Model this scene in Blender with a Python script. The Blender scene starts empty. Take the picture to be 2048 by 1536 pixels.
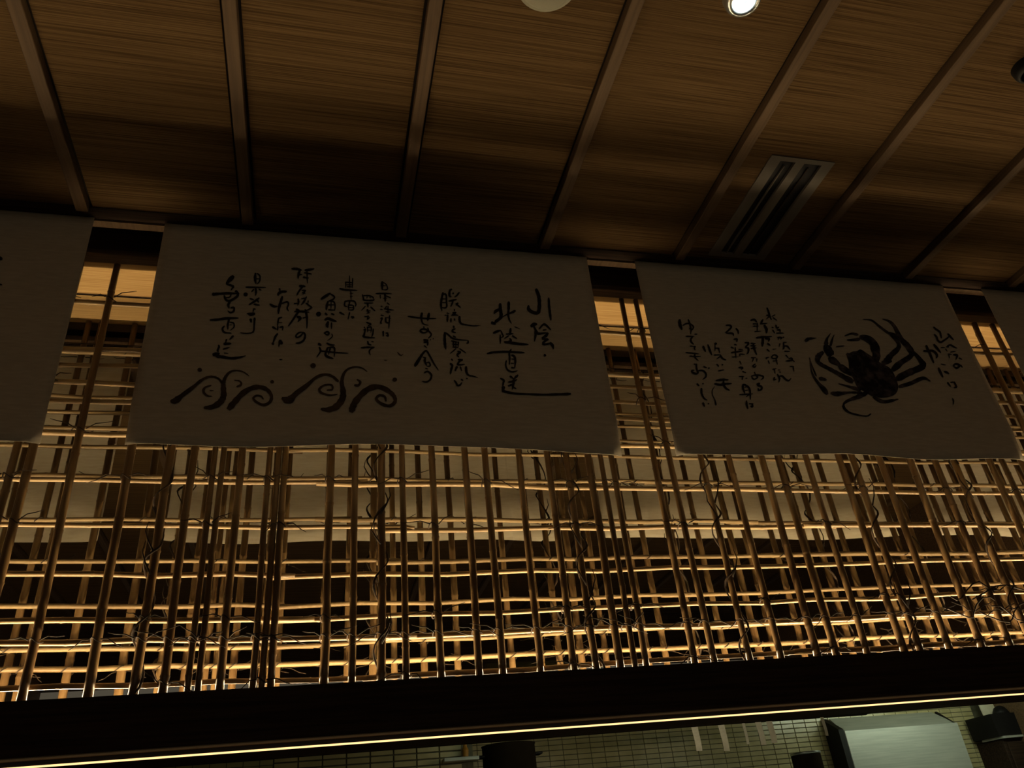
import bpy, bmesh, math, random
from mathutils import Vector, Matrix, noise

# ------------------------------------------------------------------ camera
EYE = 1.25                                   # camera height above the floor
FPX = 1574.7                                 # focal length in pixels of a 2048 px wide frame
RT = Vector((0.97192948, -0.2173707, -0.09001702))
UP = Vector((-0.0388445, -0.52561666, 0.84983424))
FW = Vector((0.23204351, 0.82248229, 0.51930598))
sc = bpy.context.scene
COL = sc.collection
cam_d = bpy.data.cameras.new('camera')
cam_d.sensor_width = 36.0
cam_d.lens = FPX / 2048 * 36
cam_d.clip_start = 0.05
cam = bpy.data.objects.new('camera', cam_d)
COL.objects.link(cam)
m = Matrix.Identity(4)
for i in range(3):
    m[i][0], m[i][1], m[i][2] = RT[i], UP[i], -FW[i]
m[2][3] = EYE
cam.matrix_world = m
sc.camera = cam

# ------------------------------------------------------------------ world: the dim rest of the restaurant
w = bpy.data.worlds.new('world'); sc.world = w
w.use_nodes = True
bg = w.node_tree.nodes['Background']
bg.inputs[0].default_value = (1.0, 0.84, 0.60, 1)
bg.inputs[1].default_value = 0.125
sc.view_settings.view_transform = 'Standard'
sc.view_settings.look = 'None'
sc.view_settings.gamma = 1
sc.view_settings.exposure = 0
sc.view_settings.use_curve_mapping = False
LED_COVE = 165.0          # radiance of the strip hidden behind the beam
LED_LINE = 1.7            # strip seen under the beam
DOWNLIGHT = 24.0
KITCHEN_L, KITCHEN_R, KITCHEN_FILL = 7.0, 34.0, 34.0  # the last is an added fill light for the order slips

# ------------------------------------------------------------------ helpers
def at(x, y, Y):
    """point of the photograph (2048x1536) on the vertical plane at depth Y"""
    d = (x - 1024) / FPX * RT - (y - 768) / FPX * UP + FW
    p = d * (Y / d.y)
    return Vector((p.x, p.y, p.z + EYE))

def onz(x, y, z):
    d = (x - 1024) / FPX * RT - (y - 768) / FPX * UP + FW
    p = d * ((z - EYE) / d.z)
    return Vector((p.x, p.y, z))

def tag(o, label=None, cat=None, group=None, kind=None):
    if label: o['label'] = label
    if cat: o['category'] = cat
    if group: o['group'] = group
    if kind: o['kind'] = kind
    return o

def link(name, me, mat=None, parent=None, loc=None):
    o = bpy.data.objects.new(name, me)
    COL.objects.link(o)
    if mat is not None and me is not None and len(me.materials) == 0:
        me.materials.append(mat)
    if parent is not None: o.parent = parent
    if loc is not None: o.location = loc
    return o

def empty(name, loc=(0, 0, 0)):
    o = bpy.data.objects.new(name, None)
    o.empty_display_size = 0.05
    COL.objects.link(o); o.location = loc
    return o

class MB:
    def __init__(s): s.v = []; s.f = []
    def box(s, a, b):
        x0, y0, z0 = a; x1, y1, z1 = b
        n = len(s.v)
        s.v += [(x0,y0,z0),(x1,y0,z0),(x1,y1,z0),(x0,y1,z0),(x0,y0,z1),(x1,y0,z1),(x1,y1,z1),(x0,y1,z1)]
        s.f += [tuple(n+i for i in q) for q in ((0,3,2,1),(4,5,6,7),(0,1,5,4),(1,2,6,5),(2,3,7,6),(3,0,4,7))]
        return s
    def tube(s, pts, rad, n=8, cap=True):
        pts = [Vector(p) for p in pts]
        if not isinstance(rad, (list, tuple)): rad = [rad] * len(pts)
        base = len(s.v)
        t0 = (pts[1] - pts[0]).normalized()
        ref = Vector((0,0,1)) if abs(t0.z) < .8 else Vector((0,1,0))
        nrm = (ref - t0 * ref.dot(t0)).normalized()
        for i, p in enumerate(pts):
            a = pts[max(i-1,0)]; b = pts[min(i+1,len(pts)-1)]
            t = (b - a)
            t = t.normalized() if t.length > 1e-9 else t0
            nrm = (nrm - t * nrm.dot(t))
            nrm = nrm.normalized() if nrm.length > 1e-6 else t.orthogonal().normalized()
            bi = t.cross(nrm)
            for k in range(n):
                an = 2*math.pi*k/n
                s.v.append(tuple(p + (nrm*math.cos(an) + bi*math.sin(an)) * rad[i]))
        for i in range(len(pts)-1):
            for k in range(n):
                k2 = (k+1) % n
                s.f.append((base+i*n+k, base+i*n+k2, base+(i+1)*n+k2, base+(i+1)*n+k))
        if cap:
            s.f.append(tuple(base+k for k in reversed(range(n))))
            e = base+(len(pts)-1)*n
            s.f.append(tuple(e+k for k in range(n)))
        return s
    def lathe(s, prof, n=32, c=(0,0,0)):
        base = len(s.v)
        for r, z in prof:
            for k in range(n):
                a = 2*math.pi*k/n
                s.v.append((c[0]+r*math.cos(a), c[1]+r*math.sin(a), c[2]+z))
        for i in range(len(prof)-1):
            for k in range(n):
                k2 = (k+1) % n
                s.f.append((base+i*n+k, base+i*n+k2, base+(i+1)*n+k2, base+(i+1)*n+k))
        return s
    def prism(s, poly, d):
        """poly: list of 3D points (one planar face), d: extrusion vector"""
        n = len(s.v); k = len(poly); d = Vector(d)
        s.v += [tuple(p) for p in poly] + [tuple(Vector(p)+d) for p in poly]
        s.f.append(tuple(n+i for i in range(k)))
        s.f.append(tuple(n+k+i for i in reversed(range(k))))
        for i in range(k):
            j = (i+1) % k
            s.f.append((n+i, n+k+i, n+k+j, n+j))
        return s
    def mesh(s, name, mat=None, smooth=False, bevel=0):
        me = bpy.data.meshes.new(name)
        me.from_pydata(s.v, [], s.f)
        bm = bmesh.new(); bm.from_mesh(me)
        bmesh.ops.recalc_face_normals(bm, faces=bm.faces)
        if bevel:
            bmesh.ops.bevel(bm, geom=bm.edges[:], offset=bevel, segments=1, affect='EDGES')
        bm.to_mesh(me); bm.free()
        if smooth:
            for p in me.polygons: p.use_smooth = True
        if mat is not None: me.materials.append(mat)
        return me
    def build(s, name, mat=None, parent=None, smooth=False, bevel=0, loc=None):
        return link(name, s.mesh(name, mat, smooth, bevel), None, parent, loc)

# ------------------------------------------------------------------ materials
def base_mat(name, col=(.5,.5,.5), rough=.6, metal=0, spec=.3):
    mt = bpy.data.materials.new(name); mt.use_nodes = True
    b = mt.node_tree.nodes['Principled BSDF']
    b.inputs['Base Color'].default_value = (*col, 1)
    b.inputs['Roughness'].default_value = rough
    b.inputs['Metallic'].default_value = metal
    b.inputs['Specular IOR Level'].default_value = spec
    return mt

def noisy(name, c1, c2, scale=(1,1,1), nscale=8.0, detail=4, rough=.7, bump=0.0, lo=.35, hi=.65, spec=.3, metal=0, coord='Object', dist=.01):
    """two colours mixed by a stretched noise, optional bump"""
    mt = base_mat(name, c1, rough, metal, spec)
    nt = mt.node_tree; N = nt.nodes; L = nt.links
    b = N['Principled BSDF']
    tc = N.new('ShaderNodeTexCoord')
    mp = N.new('ShaderNodeMapping'); mp.inputs['Scale'].default_value = scale
    L.new(tc.outputs[coord], mp.inputs['Vector'])
    oi = N.new('ShaderNodeObjectInfo')
    ad = N.new('ShaderNodeVectorMath'); ad.operation = 'ADD'
    L.new(mp.outputs[0], ad.inputs[0])
    sc_ = N.new('ShaderNodeMath'); sc_.operation = 'MULTIPLY'; sc_.inputs[1].default_value = 37.0
    L.new(oi.outputs['Random'], sc_.inputs[0]); L.new(sc_.outputs[0], ad.inputs[1])
    nz = N.new('ShaderNodeTexNoise'); nz.inputs['Scale'].default_value = nscale; nz.inputs['Detail'].default_value = detail
    L.new(ad.outputs[0], nz.inputs['Vector'])
    rp = N.new('ShaderNodeValToRGB')
    rp.color_ramp.elements[0].position = lo; rp.color_ramp.elements[1].position = hi
    rp.color_ramp.elements[0].color = (*c1, 1); rp.color_ramp.elements[1].color = (*c2, 1)
    L.new(nz.outputs['Fac'], rp.inputs[0]); L.new(rp.outputs[0], b.inputs['Base Color'])
    if bump:
        bp = N.new('ShaderNodeBump'); bp.inputs['Strength'].default_value = bump; bp.inputs['Distance'].default_value = dist
        L.new(nz.outputs['Fac'], bp.inputs['Height']); L.new(bp.outputs[0], b.inputs['Normal'])
    return mt

def emit(name, col, strength):
    mt = bpy.data.materials.new(name); mt.use_nodes = True
    nt = mt.node_tree; nt.nodes.remove(nt.nodes['Principled BSDF'])
    e = nt.nodes.new('ShaderNodeEmission')
    e.inputs[0].default_value = (*col, 1); e.inputs[1].default_value = strength
    nt.links.new(e.outputs[0], nt.nodes['Material Output'].inputs[0])
    return mt

M = {}
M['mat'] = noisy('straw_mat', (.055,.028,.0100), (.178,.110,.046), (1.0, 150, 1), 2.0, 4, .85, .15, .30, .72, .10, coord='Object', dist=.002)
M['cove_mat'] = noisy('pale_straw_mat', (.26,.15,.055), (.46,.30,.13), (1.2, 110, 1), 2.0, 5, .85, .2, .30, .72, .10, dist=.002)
M['batten'] = noisy('batten_wood', (.090,.053,.026), (.125,.076,.038), (60, 2, 60), 1.5, 4, .7, .1)
M['dark_wood'] = noisy('dark_stained_wood', (.020,.012,.008), (.045,.026,.016), (2, 60, 60), 1.5, 4, .75, .1, spec=.15)
M['brown_wood'] = noisy('brown_wood', (.09,.052,.026), (.16,.095,.05), (2, 60, 60), 1.5, 4, .6, .1)
M['rail_wood'] = noisy('rail_wood', (.045,.026,.014), (.08,.048,.026), (2, 60, 60), 1.5, 4, .7, .1, spec=.15)
M['backing'] = base_mat('dark_backing', (.02,.013,.008), .9)
M['bamboo'] = noisy('split_bamboo', (.085,.044,.016), (.185,.112,.046), (22, 22, 1.6), 1.5, 5, .30, .15, .3, .7, .4, dist=.002)
M['cane'] = noisy('bamboo_cane', (.14,.084,.036), (.35,.24,.115), (1.6, 22, 22), 1.5, 5, .30, .15, .3, .7, .4, dist=.002)
M['vine'] = noisy('dry_vine', (.015,.009,.005), (.05,.028,.014), (8,8,8), 5, 3, .8)
M['cloth'] = noisy('unbleached_cloth', (.62,.54,.40), (.72,.64,.49), (6, 6, 40), 3.0, 8, .9, .25, .3, .7, .05, dist=.002)
M['ink'] = noisy('brush_ink', (.010,.006,.004), (.030,.016,.010), (1,1,1), 30, 3, .7)
M['thin_ink'] = noisy('washed_ink', (.045,.026,.012), (.12,.075,.038), (1,1,1), 22, 4, .8)
M['crab_ink'] = noisy('crab_ink', (.012,.008,.010), (.17,.13,.12), (1,1,1), 24, 5, .8, lo=.46, hi=.80)
M['vent'] = base_mat('painted_metal', (.15,.13,.105), .6)
M['black'] = base_mat('black', (.006,.005,.005), .6)
M['tile'] = noisy('glazed_tile', (.46,.40,.20), (.58,.51,.28), (3,3,3), 3, 3, .25, lo=.3, hi=.7, spec=.5)
M['grout'] = noisy('grout', (.10,.095,.06), (.16,.15,.10), (3,3,3), 8, 3, .9)
M['steel'] = noisy('brushed_steel', (.50,.53,.49), (.60,.62,.57), (2, 2, 40), 2, 4, .42, .05, metal=.35)
M['plaster'] = noisy('grey_plaster', (.26,.27,.20), (.34,.34,.26), (2,2,2), 3, 4, .9)
M['dark_paint'] = noisy('dark_paint', (.018,.013,.008), (.030,.022,.014), (2,2,2), 3, 4, .9, spec=.03)
M['paper'] = noisy('paper', (.66,.60,.45), (.76,.70,.55), (4,4,4), 5, 3, .9)
M['floor'] = noisy('floor_boards', (.10,.06,.03), (.2,.12,.065), (40, 2, 2), 1.5, 4, .5)
M['chrome'] = base_mat('satin_metal', (.62,.66,.66), .28, .9, .5)
M['white_plastic'] = base_mat('white_plastic', (.30,.29,.22), .6)
M['led_cove'] = emit('cove_led', (1.0,.755,.43), LED_COVE)
M['led_line'] = emit('led_line', (1.0,.62,.26), LED_LINE)
M['lamp'] = emit('lamp_face', (.88,1.0,.98), DOWNLIGHT)
M['tube_l'] = emit('fluorescent_dim', (.80,1.0,.72), KITCHEN_L)
M['tube_fill'] = emit('slip_fill_light', (1.0,.90,.62), KITCHEN_FILL)  # glow of the invented fill light behind the beam
M['tube_r'] = emit('fluorescent', (.86,1.0,.72), KITCHEN_R)

# cloth lets a little of the light behind it through
nt = M['cloth'].node_tree
b = nt.nodes['Principled BSDF']
tr = nt.nodes.new('ShaderNodeBsdfTranslucent'); tr.inputs[0].default_value = (.55,.50,.38,1)
mx = nt.nodes.new('ShaderNodeMixShader'); mx.inputs[0].default_value = .035
nt.links.new(b.outputs[0], mx.inputs[1]); nt.links.new(tr.outputs[0], mx.inputs[2])
nt.links.new(mx.outputs[0], nt.nodes['Material Output'].inputs[0])

# clear glass pane: see-through with a mirror-like reflection
g = bpy.data.materials.new('window_glass'); g.use_nodes = True
nt = g.node_tree; nt.nodes.remove(nt.nodes['Principled BSDF'])
t_ = nt.nodes.new('ShaderNodeBsdfTransparent'); t_.inputs[0].default_value = (.46,.48,.34,1)
gl = nt.nodes.new('ShaderNodeBsdfGlossy'); gl.inputs['Roughness'].default_value = 0.0
gl.inputs[0].default_value = (1,1,1,1)
lw = nt.nodes.new('ShaderNodeLayerWeight'); lw.inputs[0].default_value = .28
mr = nt.nodes.new('ShaderNodeMapRange'); mr.inputs['To Min'].default_value = .52; mr.inputs['To Max'].default_value = 1.0
nt.links.new(lw.outputs['Fresnel'], mr.inputs['Value'])
mx = nt.nodes.new('ShaderNodeMixShader')
nt.links.new(mr.outputs[0], mx.inputs[0])
nt.links.new(t_.outputs[0], mx.inputs[1]); nt.links.new(gl.outputs[0], mx.inputs[2])
nt.links.new(mx.outputs[0], nt.nodes['Material Output'].inputs[0])
M['glass'] = g

# ------------------------------------------------------------------ measures (z above the floor)
XL, XR = -2.4, 4.9                 # the built stretch of the room
ZC = EYE + 2.277                   # ceiling
Y_BAN, Y_LAT, Y_GLASS = 2.51, 2.75, 2.957
Z_BEAM1, Z_BEAM0 = EYE + .543, EYE + .389
Y_CEIL0, Y_CEIL1 = -2.2, 2.46
Y_BACK = 5.4
Z_SOF = EYE + 2.45
random.seed(4)
SLOPE = .0075                      # the beam climbs a little to the right
def lean(o):
    for v in o.data.vertices: v.co.z += SLOPE * (v.co.x - .2)
    return o

# ------------------------------------------------------------------ setting
fl = MB().box((XL-.1, -2.4, -.06), (XR+.1, Y_BACK+.1, 0)).build('floor', M['floor']); tag(fl, 'dark boarded floor of the restaurant', kind='structure')
wl = MB().box((XL-.1, -2.4, 0), (XL, Y_BACK+.1, Z_SOF+.15)).build('wall_left', M['brown_wood']); tag(wl, 'brown side wall at the left end', kind='structure')
wr = MB().box((XR, -2.4, 0), (XR+.1, Y_BACK+.1, Z_SOF+.15)).build('wall_right', M['brown_wood']); tag(wr, 'brown side wall at the right end', kind='structure')

wf = MB().box((XL, -2.4, EYE+1.72), (XR, -2.3, Z_SOF+.15)).build('reflection_blocker', M['dark_wood']); tag(wf, 'dark hanging wall added behind the camera to block the glass reflection', kind='structure')  # added unseen blocker, keeps the empty background out of the glass reflection
# ceiling: board, straw mat panels and battens
ce = MB().box((XL, Y_CEIL0, ZC+.012), (XR, Y_CEIL1+.07, ZC+.03)).build('ceiling', M['backing'])
tag(ce, 'straw mat ceiling divided by wooden battens', kind='structure')
BAT = [-1.516 - .601, -1.516, -.915, -.318, .285, .903, 1.535, 2.125, 2.74, 3.35, 3.96, 4.57]
BW = .021
edges = [XL - .03] + BAT + [XR + .03]
vent_x = (1.672, 1.955); vent_y = (1.846, 2.44)
for i in range(len(edges)-1):
    a = edges[i] + BW + .010; b_ = edges[i+1] - BW - .010
    mb = MB()
    if a < vent_x[0] and b_ > vent_x[1]:
        mb.box((a, Y_CEIL0, ZC), (vent_x[0], Y_CEIL1, ZC+.014))
        mb.box((vent_x[1], Y_CEIL0, ZC), (b_, Y_CEIL1, ZC+.014))
        mb.box((vent_x[0], Y_CEIL0, ZC), (vent_x[1], vent_y[0], ZC+.014))
        mb.box((vent_x[0], vent_y[1], ZC), (vent_x[1], Y_CEIL1, ZC+.014))
    else:
        mb.box((max(a, XL), Y_CEIL0, ZC), (min(b_, XR), Y_CEIL1, ZC+.014))
    mb.build('mat_panel', M['mat'], ce)
for x in BAT:
    MB().box((x-BW, Y_CEIL0, ZC-.030), (x+BW, Y_CEIL1, ZC+.012)).build('batten', M['batten'], ce, bevel=.002)
tr1 = MB().box((XL, Y_CEIL1, ZC-.006), (XR, Y_CEIL1+.06, ZC+.012)).build('trim_1', M['dark_wood'], bevel=.002)
MB().box((XL, Y_CEIL1+.064, ZC-.012), (XR, Y_CEIL1+.10, ZC+.012)).build('light_lath', M['batten'], tr1)
tag(tr1, 'dark wooden edge board where the mat ceiling ends', kind='structure')
# recess above the screen
rc = MB().box((XL, Y_CEIL1+.08, EYE+2.43), (XR, 2.73, EYE+2.45)).build('ceiling_recess', M['brown_wood']); tag(rc, 'brown board closing the slot over the banners', kind='structure')
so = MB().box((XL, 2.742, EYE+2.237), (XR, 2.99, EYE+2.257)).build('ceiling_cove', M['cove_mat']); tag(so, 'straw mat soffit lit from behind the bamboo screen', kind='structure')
rb = MB().box((XL, Y_CEIL1+.06, ZC+.012), (XR, Y_CEIL1+.08, EYE+2.45)).build('trim_2', M['dark_wood']); tag(rb, 'dark upright board above the ceiling edge', kind='structure')
hd = MB().box((XL, 2.728, EYE+2.255), (XR, 2.742, Z_SOF)).build('trim_3', M['dark_wood']); tag(hd, 'dark header board over the bamboo screen', kind='structure')
MB().box((XL, 2.685, EYE+2.234), (XR, 2.742, EYE+2.262)).build('header_rail', M['rail_wood'], hd, bevel=.003)
# beam under the screen
bmo = MB().box((XL, 2.68, Z_BEAM0), (XR, 2.70, Z_BEAM1)).box((XL, 2.70, Z_BEAM1-.02), (XR, 3.11, Z_BEAM1-.001)).box((XL, 3.09, Z_BEAM0), (XR, 3.11, Z_BEAM1-.02)).build('trim_4', M['dark_wood'])
lean(bmo)
tag(bmo, 'dark wooden beam carrying the bamboo screen', kind='structure')
lean(MB().box((XL, 2.70, Z_BEAM0), (XR, 3.09, Z_BEAM0+.012)).build('underside_board', M['brown_wood'], bmo))
# glass behind the screen
wi = empty('window_1', (0, Y_GLASS, Z_BEAM1)); tag(wi, 'long glass partition behind the bamboo screen', kind='structure')
def part(mb, name, mat, parent, **k):
    o = mb.build(name, mat, parent, **k)
    o.matrix_parent_inverse = Matrix.Translation(-Vector(parent.location))
    return o
part(MB().box((XL, Y_GLASS, Z_BEAM1-.018), (XR, Y_GLASS+.0015, EYE+2.237)), 'pane', M['glass'], wi)
part(MB().box((XL, Y_GLASS-.004, EYE+2.235), (XR, Y_GLASS-.0005, EYE+2.237)), 'head_rail', M['brown_wood'], wi)

# kitchen shell
kc = MB().box((XL, 2.995, EYE+1.98), (XR, Y_BACK+.1, EYE+2.26)).build('ceiling_kitchen', M['dark_paint']); tag(kc, 'dark ceiling of the kitchen behind the glass', kind='structure')
Z_TILE = EYE + 1.02
wb = MB().box((XL, Y_BACK, 0), (XR, Y_BACK+.1, EYE+2.02)).build('wall_back', M['grout']); tag(wb, 'tiled back wall of the kitchen', kind='structure')
up_ = MB().box((XL, Y_BACK-.02, Z_TILE), (XR, Y_BACK, EYE+1.98)).build('upper_panel', M['dark_paint'], wb)
# lower greenish band of the wall seen over the beam is tile as well
TW, TH, GAP = .090, .0265, .0045
tile_me = MB().box((0, -.006, 0), (TW, .002, TH)).mesh('tile', M['tile'], bevel=.0012)
p0 = at(1230, 1536, Y_BACK); 
cand = []
nx0 = int((XL) / (TW+GAP)); nx1 = int(XR / (TW+GAP))
rows = range(int((EYE-.2) / (TH+GAP)), int((Z_TILE) / (TH+GAP)))
def proj(p):
    d = Vector((p[0], p[1], p[2]-EYE)); zc = d.dot(FW)
    return 1024 + FPX*d.dot(RT)/zc, 768 - FPX*d.dot(UP)/zc
for r in rows:
    for c in range(nx0, nx1):
        x = c*(TW+GAP); z = r*(TH+GAP)
        u_, v_ = proj((x, Y_BACK, z))
        cand.append((not (1080 < u_ < 2060 and 1400 < v_ < 1545), -u_, x, z))
cand.sort()
rest = MB()
for i, (_, _, x, z) in enumerate(cand):
    if i < 290: link('tile', tile_me, None, wb, (x, Y_BACK, z))
    else: rest.box((x, Y_BACK-.006, z), (x+TW, Y_BACK+.002, z+TH))
tag(rest.build('tile_field', M['tile'], wb), kind='stuff')

# nearer tiled pier on the left
pa = at(545, 1536, 4.0); pb = at(945, 1500, 4.0)
pier = MB().box((pa.x, 4.0, .9), (pb.x, 4.25, EYE+.62)).build('wall_pier', M['grout']); tag(pier, 'pale tiled pier in the kitchen left of the dark pot', kind='structure')
PW, PH = .100, .0215
pt_me = MB().box((0, -.006, 0), (PW, .002, PH)).mesh('pier_tile', M['tile'], bevel=.0012)
for r in range(int((EYE+.2)/(PH+.006)), int((EYE+.60)/(PH+.006))):
    for c in range(0, int((pb.x-pa.x)/(PW+.006))):
        link('tile', pt_me, None, pier, (pa.x + .006 + c*(PW+.006), 4.0, r*(PH+.006)))

# ------------------------------------------------------------------ light strips
cove = MB().box((XL+.02, 2.858, Z_BEAM1-.001), (XR-.02, 2.880, Z_BEAM1+.004)).build('led_strip', M['led_cove'])
lean(cove)
tag(cove, 'warm light strip lying on the beam behind the bamboo screen', 'light strip')
ll = empty('led_strip', (0, 2.757, Z_BEAM0)); tag(ll, 'thin glowing warm light strip under the dark beam', 'light strip')
lean(part(MB().box((XL+.02, 2.754, Z_BEAM0-.018), (XR-.02, 2.760, Z_BEAM0-.013)), 'diffuser', M['led_line'], ll))
lean(part(MB().box((XL+.02, 2.754, Z_BEAM0-.013), (XR-.02, 2.760, Z_BEAM0)), 'channel', M['vent'], ll))

# ------------------------------------------------------------------ bamboo screen
scr = empty('bamboo_screen', (1.0, Y_LAT, Z_BEAM1))
tag(scr, 'see-through screen of tied bamboo poles and canes above the dark beam', 'screen')
def cane_path(p0, p1, r, wob, seed):
    rnd = random.Random(seed)
    p0, p1 = Vector(p0), Vector(p1)
    Ln = (p1-p0).length; t = (p1-p0)/Ln
    ax1 = Vector((0,1,0)); ax2 = t.cross(ax1).normalized()
    pts, rad = [], []
    s = -rnd.uniform(0,.2); nodes = []
    while s < Ln:
        s += rnd.uniform(.20,.33)
        if .02 < s < Ln-.02: nodes.append(s)
    ss = sorted(set([0, Ln] + [k for n in nodes for k in (n-.012, n-.005, n, n+.004, n+.012)] + [Ln*i/24 for i in range(25)]))
    # a kink at each node
    off = [0.0]; 
    a = [rnd.uniform(-1,1)*wob for _ in range(len(nodes)+2)]
    b2 = [rnd.uniform(-1,1)*wob*.6 for _ in range(len(nodes)+2)]
    kn = [0] + nodes + [Ln]
    for q in ss:
        i = max(j for j in range(len(kn)) if kn[j] <= q + 1e-9)
        i = min(i, len(kn)-2)
        f = (q-kn[i])/(kn[i+1]-kn[i])
        o1 = a[i]*(1-f)+a[i+1]*f; o2 = b2[i]*(1-f)+b2[i+1]*f
        pts.append(p0 + t*q + ax2*o1 + ax1*o2)
        d = min([abs(q-n) for n in nodes] or [1])
        k = 1.0 - .10*q/Ln
        if d < .003: k *= 1.16
        elif d < .008: k *= 1.03
        rad.append(r*k)
    return pts, rad
POLES = [-1.62,-1.50,-1.39,-1.27,-1.15,-1.037,-.981,-.839,-.666,-.534,-.451,-.377,-.349,-.283,-.183,-.157,-.126,.037,.127,.221,.305,.418,.556,.633,.773,.896,.975,1.068,1.116,1.167,1.355,1.427,1.577,1.705,1.863,1.942,2.083,2.245,2.320,2.456,2.618,2.758,2.857,3.059,3.137,3.241,3.36,3.47,3.55,3.68,3.80,3.93]
VINE_AT = {-.534, .221, .975, 1.577, 2.320, 2.857}
zt = EYE + 2.237
POLE_OB = []
for i, x in enumerate(POLES):
    r = random.uniform(.0125, .0155) if x not in (-.377, -.349, -.183, -.157, -.126, 1.116, 1.167) else random.uniform(.0105, .0125)
    pts, rad = cane_path((x+random.uniform(-.004,.004), Y_LAT+random.uniform(-.003,.003), Z_BEAM1 - .001 + SLOPE*(x-.2)), (x+random.uniform(-.006,.006), Y_LAT, zt), r, .0025, 100+i)
    POLE_OB.append(part(MB().tube(pts, rad, 10), 'pole', M['bamboo'], scr, smooth=True))
BARS = [2.058, 1.832, 1.760, 1.680, 1.600, 1.466, 1.284, 1.10, .921, .770, .704, .569]
Z_L = {1.284: 1.283, 1.10: 1.12, .921: 0.953, .770: 0.797, .704: 0.728, .569: 0.595}
Z_R = {1.284: 1.262, 1.10: 1.104, .921: .941, .770: .800, .704: .716, .569: .604}
def bar_z(z, x):
    if x < .1: return z + (Z_L.get(z, z)-z)*min(1.5, (.1-x)/1.2)
    return z + (Z_R.get(z, z)-z)*min(1.4, (x-.1)/2.75)
k = 0
for j, z in enumerate(BARS):
    x = -1.85 + random.uniform(-.1,.1); cuts = [.1 + random.uniform(-.25,.25), 1.9 + random.uniform(-.3,.3), 4.3]
    tilt = random.uniform(-.004,.004)
    lvl = 0
    while x < 4.0:
        x2 = cuts[lvl]
        z0 = EYE + bar_z(z, x) + random.uniform(-.003,.003); z1 = EYE + bar_z(z, x2) + random.uniform(-.003,.003)
        r = random.uniform(.0085, .0115)
        yb = Y_LAT + .0255 + (.004 if lvl % 2 else 0)
        pts, rad = cane_path((x, yb, z0), (x2, yb, z1), r, .005, 900+k)
        part(MB().tube(pts, rad, 8), 'cane', M['cane'], scr, smooth=True)
        x = x2 - random.uniform(.05,.2) if x2 < 4.3 else 9
        lvl += 1; k += 1
part(MB().tube([(-1.8, Y_LAT+.03, EYE+2.100), (1.2, Y_LAT+.03, EYE+2.094), (4.2, Y_LAT+.03, EYE+2.098)], .0032, 6), 'wire', M['vine'], scr)
# ties: a twist of vine round each crossing with two loose ends
def tie(x, z, s, owner):
    rnd = random.Random(s)
    mb = MB()
    loop = [(x + .018*math.cos(a), Y_LAT + .012 + .030*math.sin(a), z + .008*math.sin(2*a)) for a in [i*math.pi*2/14 for i in range(15)]]
    mb.tube(loop, .0022, 5)
    for sg in (-1, 1):
        l = rnd.uniform(.04,.11); dz = rnd.uniform(-.04,.045)
        p = [(x+sg*.016, Y_LAT-.016, z), (x+sg*(.016+l*.35), Y_LAT-.024, z+dz*.3+.006), (x+sg*(.016+l*.7), Y_LAT-.018, z+dz*.7), (x+sg*(.016+l), Y_LAT-.010, z+dz)]
        mb.tube(p, [.0022,.002,.0017,.001], 5)
    mb.build('tie', M['vine'], owner, smooth=True)
n = 0
for z, step, o in ((.704, 1, 0), (.770, 4, 1), (1.284, 3, 1), (1.466, 3, 0), (2.058, 2, 1), (1.68, 4, 2), (.569, 5, 1), (1.10, 5, 2)):
    for i in range(4+o, 46, step):
        tie(POLES[i] , EYE + bar_z(z, POLES[i]), n, POLE_OB[i]); n += 1
# vines winding up some poles
for q, x in enumerate(sorted(VINE_AT)):
    rnd = random.Random(q); pts = []; owner = POLE_OB[POLES.index(x)]
    z = Z_BEAM1 + .01; a = rnd.uniform(0,6)
    while z < EYE + 2.1:
        rr = .019 + .010*abs(math.sin(a*.5+q))
        pts.append((x + rr*math.cos(a), Y_LAT + rr*math.sin(a)*.95, z))
        a += .55; z += .020 + .008*math.sin(a)
    MB().tube(pts, [.0036 + .0012*math.sin(i*.9) for i in range(len(pts))], 6).build('vine', M['vine'], owner, smooth=True)
    for e in range(5):
        z = Z_BEAM1 + rnd.uniform(.1, 1.1); sg = rnd.choice((-1,1)); l = rnd.uniform(.06,.12)
        MB().tube([(x, Y_LAT-.02, z), (x+sg*.02, Y_LAT-.026, z+l*.4), (x+sg*.035, Y_LAT-.024, z+l*.8), (x+sg*.03, Y_LAT-.02, z+l*1.2)], [.0034,.003,.0022,.001], 5).build('vine_twig', M['vine'], owner, smooth=True)

# a tangle of loose vine low on the right
for q in range(14):
    rnd = random.Random(50+q)
    xa = rnd.uniform(2.45, 3.3); z = EYE + rnd.uniform(.57, .80); l = rnd.uniform(.25, .6)
    pts = [(xa + l*i/9, Y_LAT - .022 + .012*math.sin(i*1.3+q), z + .03*math.sin(i*.9+q*2) + (.05*(i/9)**2 if q % 2 else -.02*i/9)) for i in range(10)]
    part(MB().tube(pts, [.003]*9+[.0012], 5), 'vine', M['vine'], scr, smooth=True)
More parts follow.
